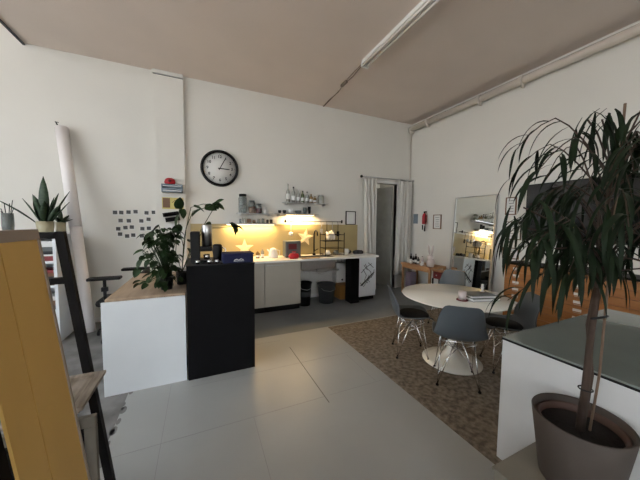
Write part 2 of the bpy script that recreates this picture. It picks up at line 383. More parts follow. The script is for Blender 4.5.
# ------------------------------------------------------------------ bookcase at the far left with plants
bc = thing('bookcase', 'white open bookcase by the left wall holding books and papers', 'bookcase', (-1.82, 4.52, 0))
b = MB(); b.box(.19,.22,-.3,.3,0,1.32).box(-.22,-.19,-.3,.3,0,1.32).box(-.19,.19,.28,.3,0,1.32)
b.build('carcass', 'white', bc)
for z in (.06,.38,.68,.98,1.29): MB().box(-.19,.19,-.295,.28,z,z+.03).build('shelf', 'white', bc)
bk = [(.41,'bookd','dark thick book lying lowest on the bookcase shelf',.05),(.46,'bookb','brown book in the low pile on the bookcase',.06),(.52,'paper','white paper ream topping the low bookcase pile',.05),
      (.71,'bookb','brown wooden-looking book lying flat mid bookcase',.06),(.77,'bookd','black book above the brown one in the bookcase',.05),(.82,'bookb','slim brown book on the middle bookcase pile',.04),(.86,'bookr','dark red book topping the middle bookcase pile',.04),
      (1.01,'bookr','thick dark red book on the upper bookcase shelf',.06),(1.07,'paper','thin white magazine between books on upper bookcase shelf',.02),(1.09,'bookd','black book on the upper bookcase shelf',.04),(1.13,'bookg','grey folder high on the upper bookcase shelf',.05),(1.18,'paper','white papers topping the upper bookcase pile',.07)]
for z, m_, lb, h in bk:
    tg = thing('book', lb, 'book', (-1.80+random.uniform(-.01,.01), 4.38, z), random.uniform(-.06,.06), 'books and papers in the bookcase')
    MB().box(-.15,.16,-.125,.125,.004,h-.004).build('pages', 'paper', tg)
    MB().box(-.155,.165,-.13,.13,0,.004).box(-.155,.165,-.13,.13,h-.004,h-.0005).box(-.155,-.151,-.13,.13,.004,h-.004).box(-.155,.165,-.13,-.126,.004,h-.004).build('cover', m_, tg)
bs = thing('wire_basket', 'dark wire basket with white and red bits on the bookcase bottom', 'basket', (-1.80,4.36,.09))
k = MB()
for z in (.005,.08,.16): k.tube([(.14*math.cos(a*PI/8), .1*math.sin(a*PI/8), z) for a in range(17)], .005, 6, 0, False)
for a in range(12): k.tube([(.14*math.cos(a*PI/6), .1*math.sin(a*PI/6), .005), (.14*math.cos(a*PI/6), .1*math.sin(a*PI/6), .16)], .004, 5)
k.build('wire', 'blackm', bs)
MB().ball((-.04,0,.05),.045).ball((.05,-.02,.05),.04).ball((0,.03,.07),.04).build('white_contents', 'paper', bs)
MB().ball((.07,.03,.06),.035).build('red_contents', 'red', bs)

def pot(name, mtl, r, h, parent, ri=None):
    ri = ri or r*.8
    return MB().lathe([(0,0),(ri,0),(r,h),(r-.008,h),(ri-.006,.03),(0,.03)], 24).build(name, mtl, parent)
sp = thing('snake_plant', 'snake plant in a pale gold pot on the bookcase', 'potted plant', (-1.74,4.36,1.32))
pot('pot', 'goldpot', .085, .17, sp, .07); MB().lathe([(0,.14),(.078,.14)],20).build('soil', 'soil', sp)
k = MB()
for dx, dy, L, W in ((0,.02,.58,.075),(-.05,-.15,.0,0),(-.28,-.1,.33,.07),(-.16,.1,.36,.07),(.12,.1,.34,.06),(.22,-.1,.40,.055),(.3,.05,.46,.045),(-.5,-.3,.42,.03),(.1,-.3,.30,.065),(-.08,-.2,.36,.06),(.45,-.1,.34,.05),(.36,-.2,.28,.06)):
    if L: k.leaf((dx*.12, dy*.1, .14), (dx*1.6, dy*1.2, 1), L, W*1.3, .04 if dx > -.45 else .3, 6, 'lance', random.uniform(-.5,.5))
k.build('foliage', 'snake', sp, solid=.004)
sp2 = thing('plant_pot', 'smaller pale glass pot right of the snake plant on bookcase', 'pot', (-1.63+.0,4.60,1.32))
sp2.location.x = -1.665; sp2.location.y = 4.55; pot('pot', 'goldpot', .052, .16, sp2, .05)
k = MB()
for i in range(6):
    a = i*1.05; k.leaf((0,0,.12), (math.cos(a)*.8+.3, math.sin(a)*.6-.2, .9), .16+.04*(i%3), .05, .3, 5)
k.build('foliage', 'snake', sp2, solid=.003); MB().lathe([(0,.13),(.045,.13)],16).build('soil', 'soil', sp2)
cv = thing('glass_vase', 'small glass vase with dark twigs at far left of bookcase', 'vase', (-2.02,4.26,1.32))
MB().lathe([(0,0),(.058,0),(.058,.05),(0,.05)],18).build('brown_base', 'brownc', cv)
MB().lathe([(.045,.05),(.052,.12),(.05,.26),(.046,.26),(.048,.12),(.04,.055),(.045,.05)],18).build('glass_body', 'jar', cv)
k = MB()
for i in range(8):
    a = i*.8; k.tube([(0,0,.06),(.02*math.cos(a),.02*math.sin(a),.2),(.05*math.cos(a),.05*math.sin(a),.28+.03*(i%4)+(.13 if i==0 else 0))], .004, 5)
k.build('twigs', 'blackm', cv)

# ------------------------------------------------------------------ office chair behind the desk
oc = thing('office_chair', 'black office chair with flat arm pads behind the white desk', 'office chair', (-.95,4.20,0))
k = MB()
for i in range(5):
    a = i*2*PI/5 + 2.9; k.tube([(0,0,.12),(.15*math.cos(a),.15*math.sin(a),.11),(.29*math.cos(a),.29*math.sin(a),.075)], [.028,.024,.016], 8)
k.build('star_base', 'blackp', oc)
for i in range(5):
    a = i*2*PI/5 + 2.9; o = MB().tube([(-.012,0,.03),(.012,0,.03)], .03, 14).tube([(0,0,.03),(0,0,.075)], .01).build('caster', 'blackp', oc); o.location = (.30*math.cos(a),.30*math.sin(a),0)
MB().tube([(0,0,.1),(0,0,.44)], .025, 12).build('gas_column', 'blackm', oc)
MB().box(-.24,.24,-.2,.2,.44,.52,0,.03).build('seat', 'pad', oc)
MB().box(.22,.29,-.2,.2,.56,.84,0,.02).tube([(.1,0,.45),(.27,0,.47),(.28,0,.6)], .018).build('backrest', 'pad', oc)
for px, py, pz in ((-.12,-.25,.79),(.10,.27,.81)):
    MB().box(px-.16,px+.17,py-.06,py+.06,pz,pz+.035,0,.012).build('arm_pad', 'blackp', oc)
    MB().tube([(px,py,pz),(px,py,.55),(px*.3,py*.6,.47)], .018).box(px-.03,px+.03,py-.022,py+.022,pz-.14,pz-.09).build('arm_post', 'blackp', oc)

# ------------------------------------------------------------------ reception desk (white part + black tower)
wd = thing('reception_desk', 'white reception desk with wooden top in front of photo wall', 'desk', (-.455,2.72,0))
MB().box(-.315,.315,0,.02,0.0,.815,0,.002).box(-.315,-.295,.02,1.2,0,.80).box(.28,.30,.02,1.2,0,.80).build('front_panel', 'white', wd)
MB().box(-.30,.30,.035,1.2,.80,.812).build('gap_shade', 'black', wd)  # black strip paints the shade in the gap under the wooden top
MB().box(-.295,.315,.03,1.27,.812,.835,0,.003).build('wooden_top', 'ply', wd)
bt = thing('counter_tower', 'tall black counter block beside the white desk', 'counter', (.183,2.70,0))
MB().box(-.31,.31,0,.60,0,1.085,0,.003).build('body', 'black', bt)
MB().box(-.315,.315,-.004,.61,1.085,1.093).build('top_board', 'blackp', bt)

# tabletop plants -------------------------------------------------
def heart(k, p, d, L, mi=0): k.leaf(p, d, L, L*.72, random.uniform(.4,1.1), 5, 'heart', random.uniform(-.7,.7), mi)
pp1 = thing('potted_plant', 'bushy green plant in black pot on the wooden desk top', 'potted plant', (-.315,2.98,.835))
pot('pot', 'blackp', .062, .125, pp1, .05); MB().lathe([(0,.11),(.056,.11)],20).build('soil', 'soil', pp1)
k = MB(); st = MB()
for i in range(150):
    a = random.uniform(0,2*PI); rr = random.uniform(.02,.22)*(1 if math.cos(a) < .2 else .7); z = random.uniform(.10,.62)-rr*.3
    p = Vector((rr*math.cos(a)-.015, rr*math.sin(a)*.7, max(z,.07)))
    st.tube([(0,0,.11), p*.5+Vector((0,0,.08)), p], .0022, 4)
    heart(k, p, (math.cos(a), math.sin(a), random.uniform(-.9,.2)), random.uniform(.058,.10))
for p, d in (((-.05,.0,.62),(-.4,-.3,-.2)),((-.09,0,.56),(-.9,-.2,-.3)),((-.20,0,.30),(-.6,-.4,-.9)),((-.22,.0,.22),(-.5,-.5,-.8)),((.05,0,.46),(.5,-.3,.3)),((0,-.05,.5),(0,-1,.1))):
    heart(k, p, d, .10); st.tube([(0,0,.11),(p[0]*.4,p[1],p[2]*.8),p], .003, 5)
k.build('foliage', 'leafmid', pp1); st.build('stems', 'leafmid', pp1)
pp2 = thing('potted_plant', 'leggy monstera with long arching stems behind the black coffee grinder', 'potted plant', (-.19,3.17,.835))
pot('pot', 'blackp', .06, .13, pp2, .05); MB().lathe([(0,.12),(.055,.12)],20).build('soil', 'soil', pp2)
k = MB(); st = MB()
arms = [[(0,0,.12),(.02,0,.40),(-.02,0,.62),(-.01,0,.80)],[(0,0,.12),(.03,0,.50),(.10,0,.82),(.22,0,.86),(.33,0,.86)],[(0,0,.12),(.05,0,.60),(.12,-.01,.78),(.24,-.02,.82)],
        [(0,0,.12),(.14,0,.45),(.24,0,.60),(.38,0,.60),(.53,0,.62)],[(0,0,.12),(-.05,-.05,.35),(-.03,-.1,.55)],[(0,0,.12),(.1,0,.40),(.24,0,.66),(.34,0,.84)]]
for ar in arms:
    st.tube(ar, .004, 5); p = ar[-1]
    k.leaf(p, (Vector(ar[-1])-Vector(ar[-2])).normalized()+Vector((0,-.2,-.1)), .13, .10, .8, 6, 'heart', random.uniform(-1,1))
for p, d, L in (((-.02,0,.74),(-.2,-.3,-.9),.15),((.02,-.02,.80),(.1,-.3,-.8),.11),((.0,-.02,.62),(-.3,-.3,-.7),.11),((.50,0,.66),(.6,-.5,-.5),.15),((.52,0,.62),(.2,-.6,-.4),.13),((.33,0,.88),(.5,-.5,-.5),.10),((.30,0,.86),(-.6,-.4,-.2),.10),((.24,0,.64),(.3,-.5,.2),.11),((.08,-.05,.45),(.2,-.5,.3),.12),((.1,-.1,.38),(0,-.6,.1),.13),((.13,0,.83),(.8,-.3,-.1),.13),((.2,-.02,.80),(-.8,-.3,-.3),.13)):
    k.leaf(p, d, L, L*.62, .8, 6, 'heart', random.uniform(-.9,.9))
k.build('foliage', 'leafmid', pp2); st.build('stems', 'leafmid', pp2)

# coffee grinder and stuff on the tower (top z = 1.093)
TZ = 1.093
cg = thing('coffee_grinder', 'black coffee grinder with a silver cylinder on black counter', 'coffee grinder', (.02,2.95,TZ))
MB().box(-.115,-.025,-.07,.09,0,.31,0,.012).build('body', 'blackp', cg)
MB().box(-.03,.085,-.06,.08,0,.025,0,.006).box(-.03,.085,-.06,.06,.11,.16,0,.008).build('housing', 'blackp', cg)
MB().lathe([(0,.16),(.05,.16),(.05,.37),(.045,.38),(0,.38)],24,(.04,0,0)).build('steel_cylinder', 'steel', cg)
MB().lathe([(0,.06),(.018,.06),(.018,.066),(0,.066)],16,(.03,-.02,0)).build('knob', 'chrome', cg)
MB().lathe([(0,.026),(.03,.026),(.035,.075),(.031,.075),(.027,.03),(0,.03)],18,(.035,0,0)).build('catch_cup', 'chrome', cg)
mk = thing('milk_jug', 'black round jug between coffee grinder and navy bag', 'jug', (.155,2.92,TZ))
MB().lathe([(0,0),(.035,0),(.042,.05),(.05,.12),(.045,.17),(.03,.18),(0,.18)],20).build('body', 'blackp', mk)
MB().tube([(.04,0,.15),(.08,0,.13),(.08,0,.07),(.045,0,.05)], .007, 8).build('handle', 'chrome', mk)
for x, y, lb in ((.075,2.79,'small chrome cup in front of the coffee grinder'),(.145,2.79,'small chrome cup nearest the navy bag on black counter'),(-.03,2.80,'small chrome cup at left edge of the black counter')):
    c_ = thing('metal_cup', lb, 'cup', (x,y,TZ), random.uniform(0,3), 'chrome cups on the black counter')
    MB().lathe([(0,0),(.016,0),(.022,.035),(.02,.035),(.014,.004),(0,.004)],16).build('cup_body', 'chrome', c_); MB().tube([(.019,0,.028),(.032,0,.02),(.018,0,.008)], .0025, 6).build('handle', 'chrome', c_)
nb = thing('navy_pouch', 'navy blue fabric box bag on the right end of black counter', 'bag', (.345,2.86,TZ))
k = MB(); k.box(-.155,.145,-.13,.07,0,.085,0,.012); k.build('body', 'navy', nb)
MB().box(-.155,.15,-.135,.075,.083,.098,0,.005).build('lid', 'navy', nb)
MB().tube([(-.045,-.1325,.03),(-.02,-.1325,.04),(.0,-.1325,.03),(.02,-.1325,.042),(.045,-.1325,.032)], .004, 6).tube([(-.05,-.1325,.022),(.05,-.1325,.022)], .003, 6).build('white_emblem', 'paper', nb)

# ------------------------------------------------------------------ kitchen line
CZ = .88
for i, (x0, x1, lb) in enumerate(((-.28,.325,'cream kitchen base cabinet hidden behind the black counter block'),(.33,.94,'cream kitchen base cabinet half hidden beside the black counter block'),(.945,1.57,'cream kitchen base cabinet left of the open sink bay'))):
    kc = thing('base_cabinet', lb, 'cabinet', (x0,4.26,0), 0, 'kitchen base cabinets'); w_ = x1-x0
    MB().box(0,w_,.02,.59,.10,.845).box(.0,w_,.06,.5,0,.10,1).build('body', ['cab','black'], kc)
    dr = MB().box(.003,w_-.003,0,.019,.105,.84,0,.002).build('door', 'cab', kc)
    MB().box(.03,w_*.5,-.014,.0,.79,.80,0,.002).build('handle', 'steel', dr)
wt = thing('worktop', 'long white kitchen worktop along the back wall', 'worktop', (1.4,4.5,.845))
k = MB(); k.box(-1.68,.20,-.28,.355,0,.035,0,.003).box(.20,.86,-.28,-.18,0,.035).box(.20,.86,.16,.355,0,.035).box(.86,1.78,-.28,.355,0,.035,0,.003)
k.build('slab', 'worktop', wt)
tag(MB().box(-.15,3.07,-.012,0,.885,1.47).build('splashback', 'splash', None, (0,YW-.014,0)), 'tan yellow splashback panel behind the kitchen worktop', 'splashback')
sk = thing('sink', 'steel sink basin set in the kitchen worktop', 'sink', (1.93,4.49,.845))
k = MB(); k.box(-.33,.33,-.17,.17,-.17,-.165).box(-.33,-.325,-.17,.17,-.165,.037).box(.325,.33,-.17,.17,-.165,.037).box(-.325,.325,-.17,-.165,-.165,.037).box(-.325,.325,.165,.17,-.165,.037)
k.build('basin', 'steel', sk)
MB().tube([(.05,0,-.17),(.05,0,-.26),(.15,.05,-.30),(.35,.08,-.27),(.55,.08,-.26)], .022, 10).build('waste_pipe', 'ceramic', sk)
MB().tube([(-.2,.05,-.17),(-.2,.05,-.24),(.05,0,-.27)], .015, 8).build('overflow_pipe', 'ceramic', sk)
tp = thing('kitchen_tap', 'tall black swan-neck tap behind the sink', 'tap', (2.00,4.70,.88))
MB().tube([(0,0,0),(0,0,.04)], .03, 16).tube([(0,0,.04),(0,0,.40),(0,-.03,.46),(0,-.09,.48),(0,-.15,.45),(0,-.16,.38)], .013, 12).build('spout', 'blackp', tp)
MB().tube([(.02,0,.09),(.09,0,.12)], .008, 8).build('lever', 'blackp', tp)
# under the sink
def bin_(name, label, x, y, r, h, m1, mband=None):
    t = thing(name, label, 'bin', (x,y,0)); MB().lathe([(0,0),(r*.8,0),(r,h),(r+.008,h),(r+.008,h-.02),(r-.008,h-.02),(r*.8-.006,.01),(0,.01)],24).build('bucket', m1, t)
    if mband:
        MB().lathe([(r*.88,h*.4),(r*.935,h*.62),(r*.90,h*.62),(r*.86,h*.4),(r*.88,h*.4)],24).build('band', mband, t)
    MB().tube([(-r,0,h-.03),(-r*.7,-r*.8,h-.10),(0,-r*1.03,h-.12),(r*.7,-r*.8,h-.10),(r,0,h-.03)], .004, 6).build('handle', 'steel', t); return t
bin_('waste_bin', 'black waste bin with pale band under the worktop', 1.72, 4.47, .13, .42, 'blackp', 'darkgrey')
bin_('bucket', 'dark grey round bucket under the sink', 2.17, 4.48, .17, .36, 'darkgrey')
bx = thing('storage_box', 'orange-brown box on the floor beside the dark bucket', 'box', (2.60,4.62,0))
MB().box(-.13,.13,-.14,.12,0,.26,0,.01).build('body', 'brownbox', bx); MB().box(-.135,.135,-.145,.125,.26,.285,0,.006).build('lid', 'brownbox', bx)
hb = thing('water_heater', 'white small water heater under the worktop beside black post', 'heater', (2.60,4.84,.30))
MB().box(-.13,.1,-.2,0,0,.4,0,.02).build('body', 'ceramic', hb); MB().tube([(0,-.205,.06),(0,-.2,.06)], .02, 12).build('dial', 'blackp', hb)
MB().tube([(-.05,-.1,.4),(-.05,-.1,.54)], .01).tube([(.03,-.1,.4),(.03,-.1,.54)], .01).build('pipes', 'steel', hb)
bp_ = thing('worktop_support', 'black upright support panel at right of the open sink bay', 'support panel', (2.60,4.5,0))
MB().box(-.055,.12,-.30,-.08,0,.842,0,.004).build('panel', 'black', bp_)
MB().box(-.06,.125,-.303,-.25,0,.06).build('foot', 'blackp', bp_)
kc = thing('end_cabinet', 'white end cabinet with black line drawing on its front', 'cabinet', (2.94,4.26,0))
MB().box(-.195,.205,.02,.58,.08,.843).box(-.19,.2,.06,.5,0,.08,1).build('body', ['white','black'], kc)
dr = MB().box(-.193,.203,0,.019,.085,.838,0,.002).build('door', 'white', kc)
k = MB()
for a in ([(-.16,.36),(-.08,.28),(.02,.40),(.14,.50),(.16,.60)],[(-.10,.62),(-.02,.5),(-.06,.40),(.02,.34)],[(-.05,.72),(.0,.62),(.08,.56),(.10,.44)],[(-.14,.55),(-.02,.66),(.10,.72)],[(.02,.74),(.14,.64)],[(-.12,.30),(.02,.42),(.15,.54)],[(.0,.60),(-.08,.70)],[(.05,.50),(.0,.42),(.06,.36)]):
    k.tube([(x,-.002,z) for x,z in a], .006, 5)
k.build('line_drawing', 'darkgrey', dr)
MB().tube([(-.15,-.003,.30),(.0,-.003,.42),(.16,-.003,.55)], .011, 5).build('drawn_branch', 'blackp', dr)

# shelves
def shelf(label, x0, x1, y0, z, m='steel', br=True):
    t = thing('wall_shelf', label, 'shelf', ((x0+x1)/2, YW, z)); w_ = (x1-x0)/2
    MB().box(-w_,w_,y0-YW,0,-.014,0).build('board', m, t)
    if br:
        for sx in (-1,1): MB().box(sx*(w_-.06)-.008,sx*(w_-.06)+.008,(y0-YW)*.8,0,-.05,-.014).build('bracket', m, t)
    return t
S1, S2, S3, S0 = 1.665, 1.885, 1.675, 1.49
shelf('grey upper left shelf holding big glass jar beside the clock', .58, 1.20, 4.70, S1)
shelf('grey topmost shelf with a row of bottles', 1.41, 2.30, 4.70, S2)
shelf('grey middle shelf just above the glowing lamp', 1.26, 2.10, 4.70, S3)
shelf('thin ledge on top of splashback with small jars', .38, 1.26, 4.75, S0, 'steel', False)
def bottle(label, x, y, z, r, h, m_, capm='blackp', neck=.35, cat='bottle', name='bottle', g='bottles on the topmost shelf'):
    t = thing(name, label, cat, (x,y,z), 0, g)
    MB().lathe([(0,0),(r,0),(r,h*(1-neck)),(r*.35,h*(1-neck*.6)),(r*.33,h*.94),(0,h*.94)],16).build('body', m_, t)
    MB().lathe([(0,h*.92),(r*.42,h*.92),(r*.42,h),(0,h)],12).build('cap', capm, t)
    MB().lathe([(r*1.01,h*.15),(r*1.01,h*.42)],16).build('label_band', 'paper', t)
    return t
def jar(label, x, y, z, r, h, m_, lid='steel', g='jars on the kitchen shelves', fill=None, name='glass_jar'):
    t = thing(name, label, 'jar', (x,y,z), 0, g)
    MB().lathe([(0,0),(r*.92,0),(r,.02*h/.2),(r,h*.78),(r*.8,h*.88),(r*.8,h*.9),(0,h*.9)],18).build('glass_body', m_, t)
    MB().lathe([(0,h*.88),(r*.86,h*.88),(r*.86,h),(0,h)],18).build('lid', lid, t)
    if fill: MB().lathe([(0,.004),(r*1.008,.004),(r*1.008,h*.5),(0,h*.5)],16).build('contents', fill, t)
    return t
yb = 4.785
bottle('tall clear bottle, leftmost and highest on the topmost shelf', 1.50,yb,S2,.035,.37,'gin','ceramic',.5)
bottle('clear bottle with black stopper second on the topmost shelf', 1.605,yb,S2,.036,.29,'gin')
bottle('grey clear bottle third on the topmost shelf', 1.70,yb,S2,.036,.245,'gin','ceramic')
bottle('dark green bottle in the middle of the topmost shelf', 1.79,yb,S2,.034,.225,'bottlegreen')
bottle('amber bottle with dark cap fifth on the topmost shelf', 1.88,yb,S2,.036,.215,'gin')
bottle('squat amber bottle sixth on the topmost shelf', 1.965,yb,S2,.036,.175,'amber','oak')
bottle('short brown bottle right of the amber ones on topmost shelf', 2.045,yb,S2,.032,.14,'amber')
jar('large clear glass jar at right end of the topmost shelf', 2.18,yb,S2,.062,.17,'gin')
jar('big grey glass jar with black lid on the upper left shelf', .68,yb,S1,.072,.325,'jar','blackp')
jar('square-looking jar with brown contents beside the big grey jar', .835,yb,S1,.055,.22,'jar','darkgrey',fill='brownc')
jar('reddish spice jar third on the upper left shelf', .955,yb,S1,.052,.17,'jar','darkgrey',fill='darkred')
tg = thing('white_cup', 'small white cup beside reddish jar on the upper left shelf', 'cup', (1.07,yb,S1)); MB().lathe([(0,0),(.024,0),(.03,.11),(.026,.11),(.02,.01),(0,.01)],16).build('cup_body','ceramic',tg)
MB().tube([(.028,0,.09),(.05,0,.07),(.027,0,.04)], .004, 6).build('handle', 'ceramic', tg)
for x, r, h, lb in ((1.34,.03,.055,'tiny dark bowl at left end of the middle shelf'),(1.43,.034,.06,'dark round bowl second on the middle shelf')):
    tg = thing('dark_bowl', lb, 'bowl', (x,yb,S3), 0, 'bowls on the middle shelf'); MB().lathe([(0,0),(r*.6,0),(r,h*.5),(r*.95,h),(r*.88,h),(r*.5,.01),(0,.01)],16).build('bowl_body','bookd',tg)
for x, r, h, m_, lb in ((1.56,.055,.08,'ceramic','white bowl on the middle shelf above the lamp'),(1.70,.06,.06,'bookg','flat grey bowl on the middle shelf'),(1.84,.04,.12,'jar','glass tumbler on the middle shelf'),(1.93,.03,.14,'blackp','black canister on the middle shelf')):
    tg = thing('shelf_vessel', lb, 'bowl', (x,yb,S3)); MB().lathe([(0,0),(r*.7,0),(r,h*.6),(r,h),(r*.9,h),(r*.6,.01),(0,.01)],16).build('vessel_body',m_,tg)
for i, (x, r, h, m_) in enumerate(((.64,.02,.075,'jar'),(.70,.025,.10,'gin'),(.79,.035,.085,'brownc'),(.88,.024,.06,'brownc'),(.96,.03,.08,'gin'),(1.04,.026,.09,'jar'),(1.12,.022,.07,'bookd'),(1.19,.026,.075,'bookd'))):
    jar('small %s jar on the splashback ledge, %s' % ({'jar':'grey','gin':'clear','brownc':'brown','bookd':'black'}[m_], ['leftmost','second from left','third from left','fourth from left','fourth from right','third from right','second from right','rightmost'][i]), x, 4.82, S0, r, h, m_, 'steel', 'small jars on the splashback ledge', None, 'spice_jar')
# lamps under the shelves
def led(label, x0, x1, y, z, power):
    t = thing('under_shelf_lamp', label, 'lamp', ((x0+x1)/2,y,z)); w_ = (x1-x0)/2
    MB().box(-w_,w_,-.02,.02,0,.014).build('housing', 'steel', t); MB().box(-w_+.01,w_-.01,-.012,.012,-.006,0).build('light_strip', 'led', t)
    L = bpy.data.lights.new('warm_strip', 'AREA'); L.shape = 'RECTANGLE'; L.size = w_*2; L.size_y = .03; L.energy = power; L.color = (1.0,.66,.28)
    lo = bpy.data.objects.new('strip_light', L); COL.objects.link(lo); lo.parent = t; lo.location = (0,0,-.012)
led('warm light strip under the middle shelf', 1.45, 2.02, 4.76, S3-.030, 7.5)
led('warm light strip under the splashback ledge', .40, 1.24, 4.77, S0-.030, 6.5)
# rail with hanging utensils
rl = thing('utensil_rail', 'black utensil rail in front of the tan splashback', 'rail', (2.05,4.78,1.53))
MB().tube([(-.62,0,0),(.62,0,0)], .007, 8).build('bar', 'blackm', rl)
for sx in (-1,1): MB().tube([(sx*.60,0,0),(sx*.60,.088,0)], .009, 8).tube([(sx*.60,0,-.03),(sx*.60,0,.035)], .014, 10).build('bracket', 'blackm', rl)
for i in range(9): MB().tube([(-.5+i*.125,0,.01),(-.5+i*.125,-.012,0),(-.5+i*.125,-.004,-.03),(-.5+i*.125,-.02,-.04)], .003, 5).build('hook', 'blackm', rl)
def hang(name, label, x, L, kind, m_):
    t = thing(name, label, 'utensil', (x,4.758,1.488), 0, 'utensils hanging on the kitchen rail')
    MB().tube([(0,0,0),(0,0,-L)], .006, 6).build('handle', m_, t)
    if kind == 'ladle': MB().ball((0,0,-L-.035), .045, 0, .9).build('bowl', m_, t)
    if kind == 'disc': MB().lathe([(0,-.004),(.05,-.004),(.055,0),(.05,.004),(0,.004)],20).build('head', m_, t).location = (0,0,-L-.05); 
    if kind == 'flat': MB().box(-.03,.03,-.003,.003,-L-.10,-L,0,.002).build('blade', m_, t)
    return t
hang('ladle','pale round-ended ladle at left end of the utensil rail',1.55,.16,'ladle','ceramic')
hang('spatula','dark flat spatula on the utensil rail',2.18,.10,'flat','steel')
hang('spatula','dark flat spatula beside another, mid utensil rail',2.30,.14,'flat','blackm')
hang('ladle','steel ladle on the right half of the utensil rail',2.42,.13,'ladle','steel')
hang('spatula','narrow black spatula near right end of the utensil rail',2.55,.15,'flat','blackm')
# paper stars
def star(label, x, y, z, R_, rot=0):
    t = thing('paper_star', label, 'decoration', (x,y,z), 0, 'paper stars by the kitchen lamps'); k = MB(); k2 = MB()
    P = [(R_*(1 if i%2==0 else .42)*math.sin(i*PI/5+rot), R_*(1 if i%2==0 else .42)*math.cos(i*PI/5+rot)) for i in range(10)]
    for k_, s_ in ((k,-1),(k2,1)):
        c0 = k_.bm.verts.new((0,s_*.03,0)); vs = [k_.bm.verts.new((a,0,b)) for a,b in P]
        for i in range(10): k_.bm.faces.new((c0, vs[i], vs[(i+1)%10]))
    k.build('front_half','starp',t); k2.build('back_half','starp',t); return t
star('glowing paper star hanging before the splashback behind the toaster', 1.86,4.81,1.22,.18,.15)
star('glowing paper star standing on the worktop at left by the mug', .70,4.76,1.047,.165)
# worktop items
W = CZ
ts = thing('toaster', 'grey boxy toaster with red front on the worktop', 'toaster', (1.50,4.56,W))
MB().box(-.145,.145,-.10,.10,0.01,.30,0,.015).build('body', 'bookg', ts); MB().box(-.09,.06,-.104,-.10,.15,.25).build('red_panel', 'darkred', ts); MB().box(-.12,.12,-.06,.06,0,.01).build('feet','blackp',ts)
tb = thing('red_bag', 'round red tied bag in front of the toaster', 'bag', (1.475,4.36,W))
MB().lathe([(0,0),(.07,0),(.09,.04),(.07,.085),(.02,.10),(.035,.125),(0,.12)],16,(0,0,0),0,1.1,.8).build('body','red',tb); MB().lathe([(.022,.098),(.026,.1),(.022,.104)],12).build('tie','ceramic',tb)
mg = thing('white_mug', 'white mug on the worktop at far left by the star', 'mug', (.43,4.55,W))
MB().lathe([(0,0),(.05,0),(.055,.13),(.048,.13),(.044,.01),(0,.01)],20).build('cup_body','ceramic',mg); MB().tube([(.05,0,.11),(.085,0,.09),(.08,0,.05),(.05,0,.03)], .007, 8).build('handle','ceramic',mg)
kt = thing('white_kettle', 'white rounded kettle on the worktop left of the toaster', 'kettle', (1.17,4.60,W))
MB().lathe([(0,0),(.08,0),(.085,.05),(.06,.15),(.03,.17),(0,.175)],20).build('body','ceramic',kt); MB().tube([(.06,0,.14),(.12,0,.12),(.11,0,.04)], .009, 8).build('handle','ceramic',kt); MB().tube([(-.06,0,.10),(-.11,0,.15)], [.02,.01], 8).build('spout','ceramic',kt)
for x,y,r,h,m_,lb in ((.90,4.62,.035,.13,'amber','amber oil bottle on the worktop right of the star'),(.98,4.60,.028,.17,'gin','clear slim bottle on the worktop before the splashback'),(.585,4.50,.032,.10,'amber','short amber jar beside the white mug')):
    bottle(lb,x,y,W,r,h,m_,'oak',.3,g='bottles on the worktop')
dk = thing('dish_rack', 'dark wire dish rack loaded with crockery right of the tap', 'dish rack', (2.33,4.58,W))
k = MB()
for z in (.02,.14,.28,.40):
    k.tube([(-.20,-.12,z),(.20,-.12,z),(.20,.12,z),(-.20,.12,z),(-.20,-.12,z)], .006, 6)
for sx in (-.2,.2):
    for sy in (-.12,.12): k.tube([(sx,sy,0),(sx,sy,.44)], .008, 6)
for i in range(9):
    for z in (.02,.28): k.tube([(-.18+i*.045,-.12,z),(-.18+i*.045,.12,z)], .003, 5)
k.build('wire_frame','blackm',dk)
for x, z, r in ((-.12,.30,.085),(-.06,.30,.085),(.0,.30,.085)):
    o = MB().lathe([(0,0),(r*.6,.0),(r,.015),(r,.02),(r*.6,.006),(0,.006)],20).build('dinner_plate','ceramic',None,(2.33+x,4.58,W+z+.075)); o.rotation_euler.y = PI/2-.2
    tag(o, 'white plate %s in the upper tier of dish rack' % {-.12:'leftmost',-.06:'in the middle',.0:'rightmost'}[x], 'plate', 'plates in the dish rack')
for x, m_, lb in ((-.10,'ceramic','white bowl at left in the lower tier of dish rack'),(.08,'bookg','grey bowl at right in the lower tier of dish rack')):
    o = MB().lathe([(0,.07),(.03,.07),(.07,0),(.066,0),(.028,.064),(0,.064)],20).build('soup_bowl',m_,None,(2.33+x,4.57,W+.028)); tag(o, lb, 'bowl', 'bowls in the dish rack')
o = thing('white_beaker','white beaker on the worktop right of the dish rack','cup',(2.60,4.50,W)); MB().lathe([(0,0),(.045,0),(.048,.12),(.042,.12),(.04,.008),(0,.008)],20).build('cup_body','ceramic',o); MB().tube([(.046,0,.10),(.07,0,.08),(.046,0,.04)],.005,6).build('handle','ceramic',o)
o = thing('dish_cloth','dark crumpled cloth bundle at the right end of worktop','cloth',(2.86,4.56,W))
k = MB()
for i in range(7): k.ball((random.uniform(-.12,.12),random.uniform(-.07,.07),.045),random.uniform(.035,.05),0,.9)
k.build('bundle','bookd',o); MB().box(-.1,.16,-.11,-.02,0,.012,0,.003,Matrix.Rotation(.2,4,'Z')).build('white_tray','ceramic',o)
o = thing('dish_board','pale wooden board lying beside the sink','board',(1.75,4.31,W)); o.location.y = 4.27; MB().box(-.16,.16,-.04,.045,.0,.012,0,.003).build('board','oak',o); MB().tube([(.16,0,.006),(.19,0,.006)],.005,6).build('handle','oak',o)
fr = thing('picture_frame','small black-framed picture resting on top of the splashback','picture frame',(2.90,4.85,1.472))
